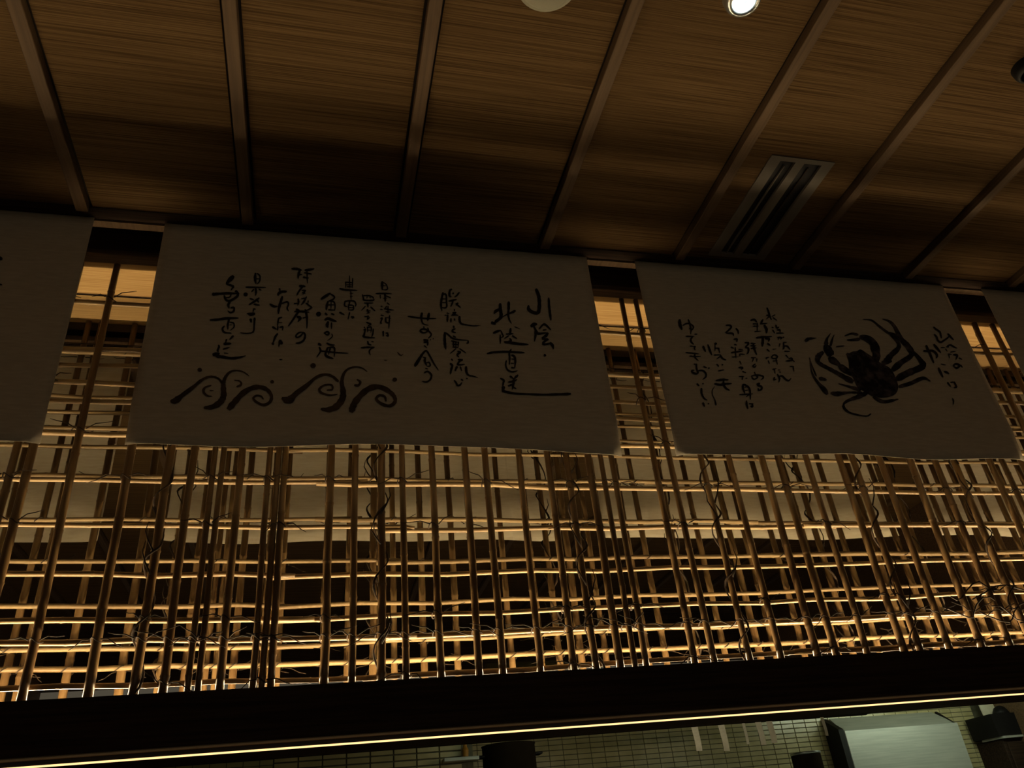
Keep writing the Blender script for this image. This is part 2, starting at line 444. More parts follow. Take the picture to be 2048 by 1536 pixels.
# ------------------------------------------------------------------ banners with brush writing
def ban_off(x, z):
    h = max(0.0, min(1.0, (ZC - z) / .97))
    return h * (.010*math.sin(x*3.1+.6) + .005*math.sin(x*7.7+z*2.0)) + .012*h*h*h
def cr(pts, n=6):
    if len(pts) == 2:
        return [tuple(pts[0][k]+(pts[1][k]-pts[0][k])*t/n for k in range(3)) for t in range(n+1)]
    P = [tuple(2*a-b for a, b in zip(pts[0], pts[1]))] + list(pts) + [tuple(2*a-b for a, b in zip(pts[-1], pts[-2]))]
    out = []
    for i in range(1, len(P)-2):
        for t in range(n):
            u = t/n; p0,p1,p2,p3 = P[i-1:i+3]
            out.append(tuple(.5*((2*p1[k])+(-p0[k]+p2[k])*u+(2*p0[k]-5*p1[k]+4*p2[k]-p3[k])*u*u+(-p0[k]+3*p1[k]-3*p2[k]+p3[k])*u**3) for k in range(3)))
    out.append(tuple(P[-2]))
    return out
def put(mb, x, y):
    p = at(x, y, Y_BAN)
    mb.v.append((p.x, Y_BAN - .0035 - ban_off(p.x, p.z), p.z))
def stroke(mb, pts, ws, org, s):
    px = [(org[0]+x/s, org[1]+y/s) for x, y in pts]
    if len(px) == 1:
        r = ws[0]/s/2; n = len(mb.v); cx, cy = px[0]
        for k in range(10):
            a = k*math.pi/5; put(mb, cx+r*math.cos(a)*1.05, cy+r*math.sin(a)*.95)
        mb.f.append(tuple(range(n, n+10))); return
    if len(ws) == 1: wl_ = [ws[0]*(.75 + .35*math.sin(math.pi*(.15+.75*i/(len(px)-1)))) * (1 if i < len(px)-1 else .62) for i in range(len(px))]
    else: wl_ = [ws[0] + 0]*0 or [ (lambda f: ws[min(int(f),len(ws)-2)]*(1-(f-min(int(f),len(ws)-2))) + ws[min(int(f),len(ws)-2)+1]*(f-min(int(f),len(ws)-2)))(i*(len(ws)-1)/(len(px)-1)) for i in range(len(px))]
    q = cr([(p[0], p[1], wv/s) for p, wv in zip(px, wl_)], 5)
    base = len(mb.v); N = len(q)
    # round start cap
    for i, (x, y, wd) in enumerate(q):
        a = q[max(i-1,0)]; b = q[min(i+1,N-1)]
        dx, dy = b[0]-a[0], b[1]-a[1]; l = math.hypot(dx, dy) or 1
        dx, dy = dx/l, dy/l
        h = max(wd,.6)/2 * (1 + .10*math.sin(i*1.9+x))
        e = 0
        if i == 0: e = -h*.5; h *= .6
        if i == N-1: e = h*.5; h *= .55
        put(mb, x+dx*e - dy*h, y+dy*e + dx*h); put(mb, x+dx*e + dy*h, y+dy*e - dx*h)
    for i in range(N-1):
        mb.f.append((base+2*i, base+2*i+1, base+2*i+3, base+2*i+2))
def strokes(mb, org, s, txt):
    for line in txt.replace('\n', '|').split('|'):
        line = line.strip()
        if not line: continue
        a, wv = line.split(';')
        stroke(mb, [tuple(float(v) for v in t.split(',')) for t in a.split()], [float(v) for v in wv.split(',')], org, s)

def banner(name, x0, x1, z0, z1, label, slope=0.0):
    root = empty(name, ((x0+x1)/2, Y_BAN, z0)); tag(root, label, 'banner', 'cloth banners hanging in front of the bamboo screen')
    nx, nz = 48, 20
    mb = MB(); n0 = 0
    for side in (0, 1):
        for i in range(nx+1):
            for j in range(nz+1):
                x = x0 + (x1-x0)*i/nx
                zb = z0 + .006*math.sin(x*4.3) + .004*math.sin(x*9.1+1)
                f = j/nz
                z = zb + (z1-zb)*f
                # rounded lower corners
                y = Y_BAN - ban_off(x, z) + (.0012 if side else 0)
                e = min(i, nx-i)/nx
                if j < 3 and e < .03: y += (.03-e)*.5*(3-j)/3
                mb.v.append((x, y, z))
    S = (nx+1)*(nz+1)
    idx = lambda s, i, j: s*S + i*(nz+1) + j
    for i in range(nx):
        for j in range(nz):
            mb.f.append((idx(0,i,j), idx(0,i+1,j), idx(0,i+1,j+1), idx(0,i,j+1)))
            mb.f.append((idx(1,i,j), idx(1,i,j+1), idx(1,i+1,j+1), idx(1,i+1,j)))
    for i in range(nx):
        mb.f.append((idx(0,i,0), idx(1,i,0), idx(1,i+1,0), idx(0,i+1,0)))
        mb.f.append((idx(0,i,nz), idx(0,i+1,nz), idx(1,i+1,nz), idx(1,i,nz)))
    for j in range(nz):
        mb.f.append((idx(0,0,j), idx(0,0,j+1), idx(1,0,j+1), idx(1,0,j)))
        mb.f.append((idx(0,nx,j), idx(1,nx,j), idx(1,nx,j+1), idx(0,nx,j+1)))
    part(mb, 'cloth', M['cloth'], root, smooth=True)
    part(MB().tube([(x0+.005, Y_BAN+.006, z1-.004), (x1-.005, Y_BAN+.006, z1-.004)], .006, 8), 'rod', M['dark_wood'], root, smooth=True)
    return root
ZB, ZTOP = EYE + 1.293, ZC - .010
b1 = banner('banner', -2.3, -.885, ZB, ZTOP, 'pale cloth banner cut off by the left edge of the picture')
b2 = banner('banner', -.632, 1.112, ZB, ZTOP, 'wide cloth banner covered in brush writing above two rows of curling waves')
b3 = banner('banner', 1.340, 2.985, ZB, ZTOP, 'cloth banner with an ink painting of a crab between brush writing')
b4 = banner('banner', 3.215, 4.75, ZB, ZTOP, 'plain cloth banner cut off by the right edge of the picture')
def ink(parent, name, mat, *groups):
    """every run of touching brush strokes becomes one part"""
    st = []
    for org, s, txt in groups:
        for line in txt.replace('\n', '|').split('|'):
            if not line.strip(): continue
            a, wv = line.split(';')
            pts = [tuple(float(v) for v in t.split(',')) for t in a.split()]
            ws = [float(v) for v in wv.split(',')]
            px = [(org[0]+x/s, org[1]+y/s) for x, y in pts]
            dense = []
            for i in range(len(px)):
                p, q = px[i], px[min(i+1, len(px)-1)]
                n = max(1, int(math.hypot(q[0]-p[0], q[1]-p[1])/2))
                dense += [(p[0]+(q[0]-p[0])*k/n, p[1]+(q[1]-p[1])*k/n) for k in range(n+1)]
            st.append((pts, ws, org, s, dense, max(ws)/s))
    par = list(range(len(st)))
    def find(i):
        while par[i] != i: i = par[i]
        return i
    for i in range(len(st)):
        for j in range(i):
            lim = (st[i][5]+st[j][5])/2 + 3.5
            if find(i) != find(j) and any((p[0]-q[0])**2+(p[1]-q[1])**2 < lim*lim for p in st[i][4] for q in st[j][4]):
                par[find(i)] = find(j)
    root = None
    for r in sorted(set(find(i) for i in range(len(st)))):
        mb = MB()
        for i in range(len(st)):
            if find(i) == r: stroke(mb, *st[i][:4])
        me = bpy.data.meshes.new(name); me.from_pydata(mb.v, [], mb.f); me.materials.append(mat)
        o = link(name, me, None, parent)
        o.matrix_parent_inverse = Matrix.Translation(-Vector(parent.location))
        root = root or o
    return root
S1 = 2048/180; S2 = 12.8
A, B = (970,570), (970,670)
C, D_ = (810,570), (810,670)
E_, F_ = (660,545), (660,640)
G, H = (540,530), (540,620)
I_, J = (410,535), (410,620)
tag(ink(b2, 'calligraphy', M['ink'],
 (A, S1, '''1160,110 1215,250 1235,420 1220,600 1170,650 1060,620 990,560 985,480;75|1445,310 1455,500 1480,700 1495,815;50
1050,950 1110,910 1175,905;80|1110,960 1150,1040 1200,1090;40|1140,1050 1145,1150 1120,1290;50|1130,1110 1230,1120 1400,1100;50
1230,1010 1300,930 1350,905 1420,960 1495,1035;40|1320,1040 1390,1030;40|1420,1110 1380,1170 1290,1220;60|1300,1240 1420,1250 1390,1270 1320,1330 1340,1365 1440,1350 1490,1330;45|1480,1330 1530,1390 1550,1465;60'''),
 (B, S1, '1350,475 1375,480;75')), 'large brush characters in the right column')
tag(ink(b2, 'calligraphy', M['ink'],
 (A, S1, '''340,445 345,560 365,700 340,770 260,830 210,880;70|150,870 230,900;80|330,560 240,610 205,660;60|535,400 535,550 525,680 550,800 600,890;60,55,45,35,15|680,600 600,640 500,680 390,740;60,45,30,15|670,960 790,1010;20
190,1105 270,1070 350,1045;50|360,1060 390,1130 410,1180 360,1210;30|340,1150 345,1250 345,1350;35|580,1000 570,1090 560,1150;45|480,1130 640,1120;45|530,1170 440,1230;45|620,1170 720,1230;45|560,1230 590,1280 500,1300;35|440,1310 600,1330 800,1355 980,1365;55'''),
 (B, S1, '''50,440 200,410 450,395 700,405 890,415;50|590,340 550,420 555,550 550,690;40|600,470 660,500 685,600 670,770;45|600,560 670,565;30|590,660 650,660;30|600,760 670,765;45|480,600 465,700 500,800 580,850 660,850 730,830;35
345,1010 420,1050 405,1130 395,1200;40|410,1210 400,1290;95|390,1290 480,1320 700,1355 1000,1365 1300,1375 1600,1370 1930,1360;70,55,45,45,48,52,60|570,960 630,1000;60|740,930 690,980 660,1010;50|530,1090 640,1070 720,1030;45|525,1180 600,1150 670,1120;40|650,1010 640,1120 610,1260;50|640,1210 700,1245;50''')),
 'large brush characters ending in a long sweep')
ink(b2, 'calligraphy', M['ink'],
 (C, S1, '''860,190 830,330 815,480 835,610;45|870,220 930,240 940,400 945,510 900,540 840,530;35|850,335 940,335;25|845,420 940,420;25|1060,110 1015,150 1010,260 1050,285;45|1090,200 1100,220;50|1230,185 1170,260 1120,290;35|1000,380 1090,365 1170,345;40|1090,370 1070,440 1035,510;35|1150,450 1200,430 1160,480;30|1180,460 1260,525;40
950,660 1000,670;35|900,710 980,710;30|970,700 960,800 960,860;40|1120,570 1125,610;35|1080,650 1150,650 1090,690 1050,715;35|1060,710 1130,700 1210,710;35|1040,790 1040,870;50|1120,790 1130,830;45|1235,740 1240,830 1280,900 1400,925 1550,945 1720,935;55,50,40,30,25,12
1100,960 1110,1000;55|1140,1020 1075,1050 1085,1090 1150,1110;35
900,1110 895,1250 905,1400 920,1490;55|900,1110 970,1150 1060,1230 1180,1265 1420,1280;35|1430,1290 1425,1340 1390,1350;35|1090,1190 1150,1215;45|1050,1300 1220,1330;40|1090,1310 1100,1440;50|1210,1320 1200,1440;40|1080,1380 1210,1385;40|1080,1440 1200,1450;40|1150,1310 1150,1480;35'''),
 (D_, S1, '''1140,350 1020,455;40|1240,340 1380,435;35|1190,400 1250,420 1180,480 1220,535;40
1050,585 1075,620;45|1020,690 1065,730 1040,830 1020,935;45|1200,590 1300,600 1240,620 1190,700 1240,710 1350,700;40|1170,760 1130,850;65|1250,760 1280,850;40|1380,760 1390,880 1440,950 1540,970 1650,1000;60,55,40,30,12
1110,1080 1150,1130 1180,1190 1240,1180 1280,1120;40|1270,1050 1310,1075;45|1390,1025 1410,1030;40'''))
ink(b2, 'calligraphy', M['ink'],
 (C, S1, '''60,745 250,770 480,790 700,785;35|380,670 365,760 380,860 420,920 530,945;55,50,35,25,12|540,670 525,760 510,840;55
420,980 430,1050;35|510,1010 520,1060 470,1110 400,1120 340,1080 380,1040 460,1040 540,1090 590,1150 570,1200 520,1250;35
420,1290 520,1290;60|430,1340 510,1330;60|500,1290 510,1370 500,1420;35|430,1420 490,1470;30|570,1280 580,1290;35|630,1255 640,1265;30'''),
 (D_, S1, '''220,750 300,620 400,460 480,405 560,530 650,700 750,850;75,70,50,40,40,35,15|400,550 470,560;30|450,570 440,640 480,740;50|480,680 540,670 560,750 490,760;30
455,810 510,825;30|430,910 500,880 570,930 590,990 550,1080 470,1125 380,1110;40'''))
ink(b2, 'calligraphy', M['ink'],
 (E_, S2, '''1335,260 1330,350 1335,470;60|1370,280 1440,340 1470,440 1430,470 1350,470;25|1350,370 1430,370;25
1170,570 1370,565 1570,575;35|1400,560 1410,680 1410,780;50|1280,610 1290,700;35|1440,630 1550,680;35|1370,695 1450,695;35
1300,900 1340,905;40|1290,980 1340,985;40|1460,810 1520,860;30|1440,900 1400,980;40|1390,960 1480,980 1630,1000;35|1420,1040 1540,1050;35|1480,900 1480,1080;45
1300,1130 1370,1145;40|1290,1220 1330,1210 1290,1330 1330,1340;35|1420,1190 1430,1310 1520,1330;40|1430,1190 1560,1220;20|1520,1140 1510,1300 1500,1480;35'''),
 (F_, S2, '1355,340 1360,460;60|1420,380 1490,380;35|1460,370 1480,450 1430,440;40'))
ink(b2, 'calligraphy', M['ink'],
 (E_, S2, '''830,600 850,680 880,740 1100,745 1120,710;40|850,625 980,620 1090,660 1120,710;30|950,650 940,690;30|1020,660 1030,690;30
880,815 1100,815;40|960,820 970,920;60|900,900 800,1010;35|1040,920 1150,1020;45|950,980 990,1080;50|940,1020 1030,1020;40
940,1080 1020,1060;30|880,1165 1000,1160;35|970,1150 950,1240;50|1010,1190 960,1240;40'''),
 (F_, S2, '''930,100 1040,150 970,190;40|870,220 900,260;35|860,290 920,280;35|900,280 870,420 850,460 950,490 1140,500;45|950,220 960,350;40|960,230 1050,230 1040,370;35|950,300 1050,300;30|1105,270 1090,400 1060,490;35
960,590 980,660 1050,690;40|1060,600 1110,605;35|790,755 950,745 1130,745;40|1130,745 1040,790 1000,860 1030,950;35'''))
ink(b2, 'calligraphy', M['ink'],
 (E_, S2, '''500,110 500,430;30|580,180 570,420;40|400,270 400,420;35|390,270 590,290;40|400,340 580,340;35|250,435 400,470 690,485;45|440,390 560,390;40|530,500 540,720;35|510,560 590,560;30|510,640 580,640;30
380,760 375,880 440,900;35|370,770 500,750 620,770 660,850 640,900;35|500,780 490,840;50|460,860 590,870;45|470,890 480,1000;45|480,930 600,930;30|600,880 590,980 480,990;35
250,1050 360,1110;55|500,1060 460,1230;45|540,1170 600,1180 560,1210;45'''))
ink(b2, 'calligraphy', M['ink'],
 (G, S1, '''1170,790 1280,720 1370,660;60|1380,680 1460,740 1440,800 1330,840;35|1320,850 1290,960 1280,1050;50|1340,840 1450,860 1480,960 1470,1060;30|1320,930 1460,930;30|1390,870 1385,1040;30|1330,1040 1470,1050;40|1105,1135;115|1260,1120 1300,1160;55|1400,1130 1460,1155;50
1250,1270 1320,1240 1420,1280 1510,1310;55|1320,1320 1300,1400 1320,1440;65|1400,1340 1400,1480;45'''),
 (H, S1, '''1230,550 1300,520 1340,550 1310,590 1240,560;40|1400,570 1420,620 1380,670 1310,720;22
1110,790 1160,830;75|1120,870 1150,960 1060,1100;40|1290,780 1370,820 1470,825;40|1150,960 1280,970 1500,1000 1780,1020;32|1310,890 1260,1040 1330,1100 1440,1140;50|1320,885 1460,890 1460,1100;40|1370,900 1330,1040;45'''))
ink(b2, 'calligraphy', M['ink'],
 (G, S1, '''500,95 620,100 720,130;50|690,120 650,220 640,320;50|650,230 730,230;35|800,130 900,120 1000,100;50|790,190 950,220;45|760,290 880,310;50|840,130 850,430;40
680,490 800,500;70|750,500 660,610 610,700;40|730,590 820,590;35|800,590 750,680;50|740,640 800,660;40
550,890 640,880;35|640,780 650,860 630,930;40|720,780 830,760;35|830,740 770,850 710,920;40|870,830 860,900;35|820,880 880,930 960,980;35
950,980 880,1030 780,1060;35|560,1070 720,1070 890,1090;45|600,1020 650,1060 560,1200 420,1400;50|620,1190 690,1220 640,1300;60|800,1030 840,1200 840,1460;45|750,1220 840,1200;35'''),
 (H, S1, '760,520 700,600 620,640 590,600 660,530 760,520;35|770,530 800,600 770,700 680,760 590,770;45'))
ink(b2, 'calligraphy', M['ink'],
 (I_, S1, '''1695,490 1710,560;50|1850,555 1740,560 1665,610 1680,640;50|1760,670 1720,800 1680,950 1670,1060;55|1480,840 1570,890 1650,890;50|1740,830 1870,790 1900,850 1870,930 1900,1000;35
1750,1140 1680,1170 1660,1260 1650,1350;35|1680,1260 1760,1260;20|1660,1350 1650,1440;45|1540,1360 1620,1410;60|1700,1370 1770,1360 1760,1440;35'''),
 (J, S1, '1650,550 1600,620 1540,780;45|1545,775;60|1700,700 1680,840;55|1720,700 1750,770 1690,770;45|1700,1140 1760,1140;30'))
ink(b2, 'calligraphy', M['ink'],
 (I_, S1, '''1150,140 1140,260 1160,370;55|1190,140 1250,200 1240,320 1180,380;30|1170,260 1240,260;25|930,450 1150,455 1380,460;35|1150,460 1160,560 1150,640;45|1110,500 1060,560;40|1230,500 1280,520;40
1030,710 1110,740;45|1230,700 1120,780 1000,850;45|1200,760 1220,800;40|1120,840 1240,860;50|1100,950 1150,950;40|1110,950 1090,1030;35|960,1050 1130,1050 1050,1090 970,1050;35
1040,1180 1050,1250;70|1130,1160 1120,1300 1110,1440 1060,1490 940,1505 800,1490;55,40,38,30,25,15|925,615;95'''))
ink(b2, 'calligraphy', M['ink'],
 (I_, S1, '''640,210 560,290 490,370;90|490,380 620,420 640,450 590,520;45|190,610 350,600 560,590 780,595;65,55,50,25|180,610 240,620;90|440,650 480,740 570,760 680,700 750,630 720,545 680,560;50|600,600 560,680 450,690;30|560,790 530,860 550,930;55|590,920 660,920 650,1000 580,1030 520,990;40
120,1200 300,1190 500,1160 760,1155;50|550,1180 520,1300 520,1410;45|570,1250 650,1270 660,1360 570,1440;30|570,1310 620,1310;25|440,1340 400,1400 440,1480 600,1500;40'''),
 (J, S1, '''640,600 560,680;55|490,680 470,760;45|440,780 590,770;75|420,900 560,860;45|440,990 530,1000;30|310,810 320,850 290,930 310,960;45|200,1030 320,1000;110|260,1060 400,1080 600,1110 780,1090 930,1050;80,65,60,50,15'''))
K_ = (330,730); KS = 2048/240; L_ = (550,720); LS = 2048/260
tag(ink(b2, 'wave_motif', M['thin_ink'], (K_, KS, '''110,640 190,625 320,520 480,400 620,280 740,220 850,220 930,260 980,330;60,110,75,65,50,40,35,35,45
680,750 800,740 930,670 1000,560 1000,420 1000,330 1030,230 1100,140 1200,105 1330,125 1440,200;50,85,105,100,90,70,55,40,28,22,12
790,365 690,400 660,470 720,540 810,555;20,35,45,35,12|770,455 830,455;25|1100,760 1200,640 1330,500 1480,410 1620,390 1750,440 1820,550 1790,650 1690,700 1580,660 1510,590 1560,540 1640,550 1680,600;110,100,95,85,75,65,55,50,48,45,40,35,30,22
1180,270 1280,290 1300,350 1230,385;12,25,40,35|595,95;75|1830,300;65''')), 'washed ink waves under the left columns')
tag(ink(b2, 'wave_motif', M['thin_ink'], (L_, LS, '''120,620 220,650 340,540 500,420 640,300 780,250 900,280 990,360;60,120,80,65,50,42,38,45
730,800 850,810 970,760 1060,640 1070,520 1050,380 1080,250 1150,170 1260,140 1370,160 1450,220;40,85,105,100,85,60,45,32,25,20,12
1200,840 1260,700 1380,560 1500,480 1640,465 1780,530 1870,620 1880,710 1800,770 1680,740 1590,660 1640,600 1720,620 1740,690;100,100,95,90,80,70,60,55,50,48,45,40,35,30
980,570 860,580 730,540 700,480 780,420 890,420 900,490 820,500;15,28,35,40,30,30,30,25|1290,340 1340,380 1310,435 1250,430;20,35,40,30|600,105;85|1880,350;70'''),
 (F_, S2, '1720,880 1800,960 1860,930;25|1380,1085 1460,1085;22')), 'washed ink waves under the middle columns')
# crab banner
Mo, No, Oo, Po = (1340,610), (1340,700), (1470,610), (1470,700)
ink(b3, 'calligraphy', M['ink'],
 (Mo, S2, '''250,380 260,500 310,620;75|330,520 430,470 530,490 600,560 560,630 490,590;35|470,370 520,520 540,640 530,740;35|420,795 620,800;45|590,800 540,870 550,940 610,1000;40|640,745 700,745;40|520,1045 660,1055;30|650,1060 630,1100 650,1150;35|410,1210 580,1225 750,1250;30|510,1300 650,1310 790,1310;30|640,1220 650,1340 730,1420;35'''),
 (No, S2, '''620,355 700,360;40|680,350 690,480 720,570 670,600 580,560 570,520 630,510;45|730,520 840,520 920,590 920,680 840,750;40|870,420 940,450;45|1000,460;40|700,860 750,910;55|850,855;40|810,980 820,1120 880,1230 960,1280;55,50,40,20|850,1350 890,1440;65|990,1370;40'''))
ink(b3, 'calligraphy', M['ink'],
 (Mo, S2, '850,1060 910,1190;70|970,1020 1030,1180 1070,1280;45|1150,1000 1190,990;80|1150,1040 1150,1180;35|1150,1110 1260,1110;40|1240,1110 1270,1230;40|1130,1280 1280,1280;40|1280,1280 1340,1370 1430,1415;40|1280,1320 1190,1390;35'),
 (No, S2, '1200,370 1250,420;45|1340,380;40|1240,535 1380,510;40|1190,780 1350,760 1490,770;55|1150,860 1280,890 1420,870 1570,865;55|1370,760 1370,880 1430,980 1520,1035;45|1150,930 1090,1020 1090,1140 1150,1270 1180,1400;12,22,22,25,50'))
ink(b3, 'calligraphy', M['ink'],
 (Mo, S2, '1430,530 1520,530 1560,580 1490,660 1430,710 1450,730;40|1450,730 1590,740 1620,800;40|1680,610 1730,680 1740,760;35|1630,890 1700,890 1700,960;45|1640,1020 1700,1040;35|1560,1090 1620,1120;45|1560,1230 1720,1210 1860,1190;40|1660,1100 1680,1370;40|1580,1340 1740,1340;30|1770,1280 1780,1330;35|1770,1270 1900,1280;35|1750,1150 1850,1160;35'),
 (Po, S2, '110,300 150,380;35|90,460 180,470 150,510;45|180,560 270,600;35|100,690 220,690;35|190,690 170,780;40|260,740 300,740;25|200,890 190,980 240,1120;50|220,890 330,970 370,1080 380,1280;45|230,970 300,960;30|250,1050 330,1040;30|110,1150 250,1150 440,1140;35|350,1150 270,1220;40|280,1320 290,1420 320,1520;45|350,1390 460,1400;40|420,1390 430,1470 380,1450;45'))
ink(b3, 'calligraphy', M['ink'],
 (Oo, S2, '240,980 330,990 300,1050 250,1090;40|250,1100 330,1130 320,1230 290,1270;40|390,1000 510,1010;45|390,1060 520,1070;45|400,1130 530,1120;45|450,1000 480,1150 540,1300;45'),
 (Po, S2, '400,215 520,220;35|460,220 430,320;35|540,240 540,320;35|500,380 440,430 490,460 520,410;35|480,590 500,640;35|400,690 520,660 680,690 700,740 640,790;35|500,660 560,720 470,770 410,710;35|540,900 600,880 570,930 650,960 660,1020 590,1060 570,1000;45'))
ink(b3, 'calligraphy', M['ink'],
 (Oo, S2, '390,410 480,390 550,460;45|450,500 570,500;40|460,560 590,560;40|560,480 550,700;40|490,700 650,690;30|700,390 660,470 640,510;45|640,500 810,490;45|740,540 790,640 790,740;60|530,860 700,840 920,830;50|700,860 690,990 680,1080;60|760,880 850,890 840,960;50|820,1010 880,1060;55|800,1160 860,1210;45|940,1160 1040,1150;25'),
 (Po, S2, '770,230 850,210;40|790,240 780,260;35|910,200 980,150 1060,190 1030,240 940,240 910,200;35|830,300 860,380;35|950,310 1060,300;35|1030,260 1060,400;40|940,520 1030,510;35|980,510 1000,630;35|1080,540 1130,545;30|1110,590 1150,600;30|980,730 970,790 1030,780;40|1060,660 1110,760 1090,860;40|1090,710 1180,700 1260,780 1340,820 1400,760;40'))
ink(b3, 'calligraphy', M['ink'],
 (Oo, S2, '810,90 850,200 880,300 920,400;40|790,280 870,290 790,380;40|1010,270 930,310;40|960,340 1060,410;35|930,590 970,600;35|950,660 1000,740;40|1030,530 1060,610 1110,580;40|1060,660 1130,660 1140,720;40|1050,740 1230,740;40|1070,850 1170,860 1150,900;40|1100,860 1090,920;30|1220,850;40|1130,1010 1110,1090;35|1220,980 1300,980;35|1220,990 1230,1110 1200,1160;40|1240,1070 1320,1080 1390,1170;35|1250,1210 1380,1215;40'),
 (Po, S2, '1280,160 1340,230;40|1290,310 1420,290 1420,240 1350,250;45|1440,280 1500,330;30|1390,450 1480,455;40|1460,460 1480,580;35'))
Q, QS = (1830,640), 2048/120; R_ = (1830,710)
ink(b3, 'calligraphy', M['ink'],
 (Q, QS, '620,260 720,340 830,420 860,520 890,640;55|640,510 720,600 760,720 860,775 960,720 1090,630 1150,560;60|1110,480 1200,580 1310,690;60|870,960 1000,960;50|1020,1000 1090,1100;35|1060,940 1130,880 1210,870 1300,920 1410,970;50|1120,900 1110,960;60|1200,1110 1370,1085;45|1110,1180 1220,1190;45|1120,1180 1160,1330;40|1300,1200 1420,1220 1380,1360;70|1490,1310 1590,1360;50'),
 (R_, S2, '960,300 1010,250 1100,260 1110,310 1040,350 970,310;50|1150,270 1200,330;40'))
ink(b3, 'calligraphy', M['ink'],
 (Q, QS, '350,900 390,1000 450,1120 520,1300 600,1500;75|260,1090 400,1090 560,1080 680,1160 720,1260 690,1330;75|620,860 720,980 850,1140;75'),
 (R_, S2, '570,360 620,480 680,600;55|720,450 780,470 840,510;50|640,260 760,280;35|800,740 870,840;50|880,730 970,720;40|970,720 1020,850 960,860;45|910,1150 935,1220 925,1310;30'))
Cb, CS = (1600,620), 1870/280
mbk = MB()
strokes(mbk, Cb, CS, '''1010,690 1000,560 960,450 880,390 800,370;90,110,100,80,70|780,400 690,410 620,410;45,35,15|760,340 680,325 590,355;40,25,20
1130,710 1200,620 1300,520 1290,440 1180,320;90,75,60,45,30|1180,330 1050,230 950,150 830,135;32,26,20,10
1230,810 1330,720 1470,620 1450,520 1330,390 1250,230 1180,160 1090,130;90,80,70,70,60,42,30,10
1290,930 1420,860 1620,770 1600,700 1530,610 1480,560;90,90,80,60,40,30|1180,310 1290,370 1400,470 1490,590;20,50,70,80|1310,1040 1450,1000 1620,930 1720,970;55,60,45,12
690,870 600,820 520,760;70,80,70|510,740 420,680 380,650;60,85,50|400,600 370,550 330,490;100,110,70|340,470 350,400 400,320;60,30,10|400,480 430,380 450,340;40,18,8
680,970 560,900 400,810 240,720 230,640 290,580;80,60,48,50,75,55|780,1080 640,1040 500,1000;60,30,12|800,1120 640,1120 480,1140 400,1130;40,28,65,50|340,1140 300,1080 200,960 140,840 120,650;50,60,32,20,8|250,930 330,950;60|200,900 150,770 110,650;20,18,8
860,1130 750,1180 620,1230 560,1280 570,1340 650,1400 850,1440 920,1410;70,60,40,28,35,26,18,22|960,1180 1080,1240 1200,1230 1290,1210;30,50,40,15
70,420 110,395 210,385;50,40,10|480,500 580,490;25|620,600 700,640;50|1090,720 1200,700;80''')
n0 = len(mbk.v)
body = [(750,560),(800,540),(880,590),(970,650),(1060,720),(1180,790),(1250,900),(1290,1050),(1240,1150),(1100,1190),(960,1170),(850,1110),(750,1040),(700,930),(650,830),(640,700),(620,620),(680,570)]
cx, cy = 960, 880
put(mbk, Cb[0]+cx/CS, Cb[1]+cy/CS)
bs = cr([(a, b_, 0) for a, b_ in body + body[:1]], 4)[:-1]
for x, y, _ in bs: put(mbk, Cb[0]+x/CS, Cb[1]+y/CS)
for i in range(len(bs)): mbk.f.append((n0, n0+1+i, n0+1+(i+1) % len(bs)))
me = bpy.data.meshes.new('crab_painting'); me.from_pydata(mbk.v, [], mbk.f); me.materials.append(M['crab_ink'])
o = link('crab_painting', me, None, b3); o.matrix_parent_inverse = Matrix.Translation(-Vector(b3.location))
tag(o, 'dark ink crab with long bent legs')
ink(b1, 'calligraphy', M['ink'], ((0, 480), 658/60, '-60,400 0,410 45,420;110,90,60|-70,960 0,980 50,990;40,40,20'))

# ------------------------------------------------------------------ ceiling fittings
# slot vent
ve = empty('ceiling_vent', ((vent_x[0]+vent_x[1])/2, (vent_y[0]+vent_y[1])/2, ZC))
tag(ve, 'long slot air vent with two dark openings set into the mat ceiling', 'vent')
vx0, vx1 = vent_x; vy0, vy1 = vent_y; W_ = vx1 - vx0
part(MB().box((vx0, vy0, ZC+.010), (vx1, vy1, ZC+.0115)), 'backing', M['black'], ve)
fr = MB()
fr.box((vx0, vy0, ZC-.004), (vx1, vy0+.022, ZC+.009)).box((vx0, vy1-.02, ZC-.004), (vx1, vy1, ZC+.009))
fr.box((vx0, vy0+.022, ZC-.004), (vx0+.050, vy1-.02, ZC+.009)).box((vx1-.048, vy0+.022, ZC-.004), (vx1, vy1-.02, ZC+.009))
part(fr, 'frame', M['vent'], ve)
part(MB().box((vx0+.117, vy0+.022, ZC-.004), (vx0+.157, vy1-.02, ZC+.009)), 'divider', M['vent'], ve)
part(MB().box((vx0+.082, vy0+.05, ZC+.001), (vx0+.087, vy1-.02, ZC+.009)), 'vane', M['vent'], ve)
part(MB().box((vx0+.190, vy0+.05, ZC+.004), (vx0+.195, vy1-.02, ZC+.009)), 'vane', M['dark_wood'], ve)

def downlight(px, py, r, label, lit, body):
    c = onz(px, py, ZC)
    root = empty('downlight', (c.x, c.y, ZC)); tag(root, label, 'light')
    root_c = (0, 0, 0)
    MB().lathe([(r*.60,.0),(r*.62,-.040),(r*.68,-.046),(r*.86,-.042),(r*.96,-.028),(r,-.004),(r,.0)], 40).build('trim_ring', body, root, smooth=True)
    MB().lathe([(r*.62,-.036),(r*.56,-.014),(r*.40,-.004)], 40).build('reflector', M['chrome'] if lit else M['black'], root, smooth=True)
    d = MB().lathe([(0.0001,-.008),(r*.34,-.008),(r*.40,-.003)], 32).build('lamp', M['lamp'] if lit else M['chrome'], root, smooth=True)
    return root
downlight(1482, -11, .060, 'lit downlight shining white at the top edge of the ceiling', True, M['chrome'])
downlight(2052, 132, .050, 'black unlit downlight at the right edge of the ceiling', False, M['black'])
c = onz(1096, -36, ZC)
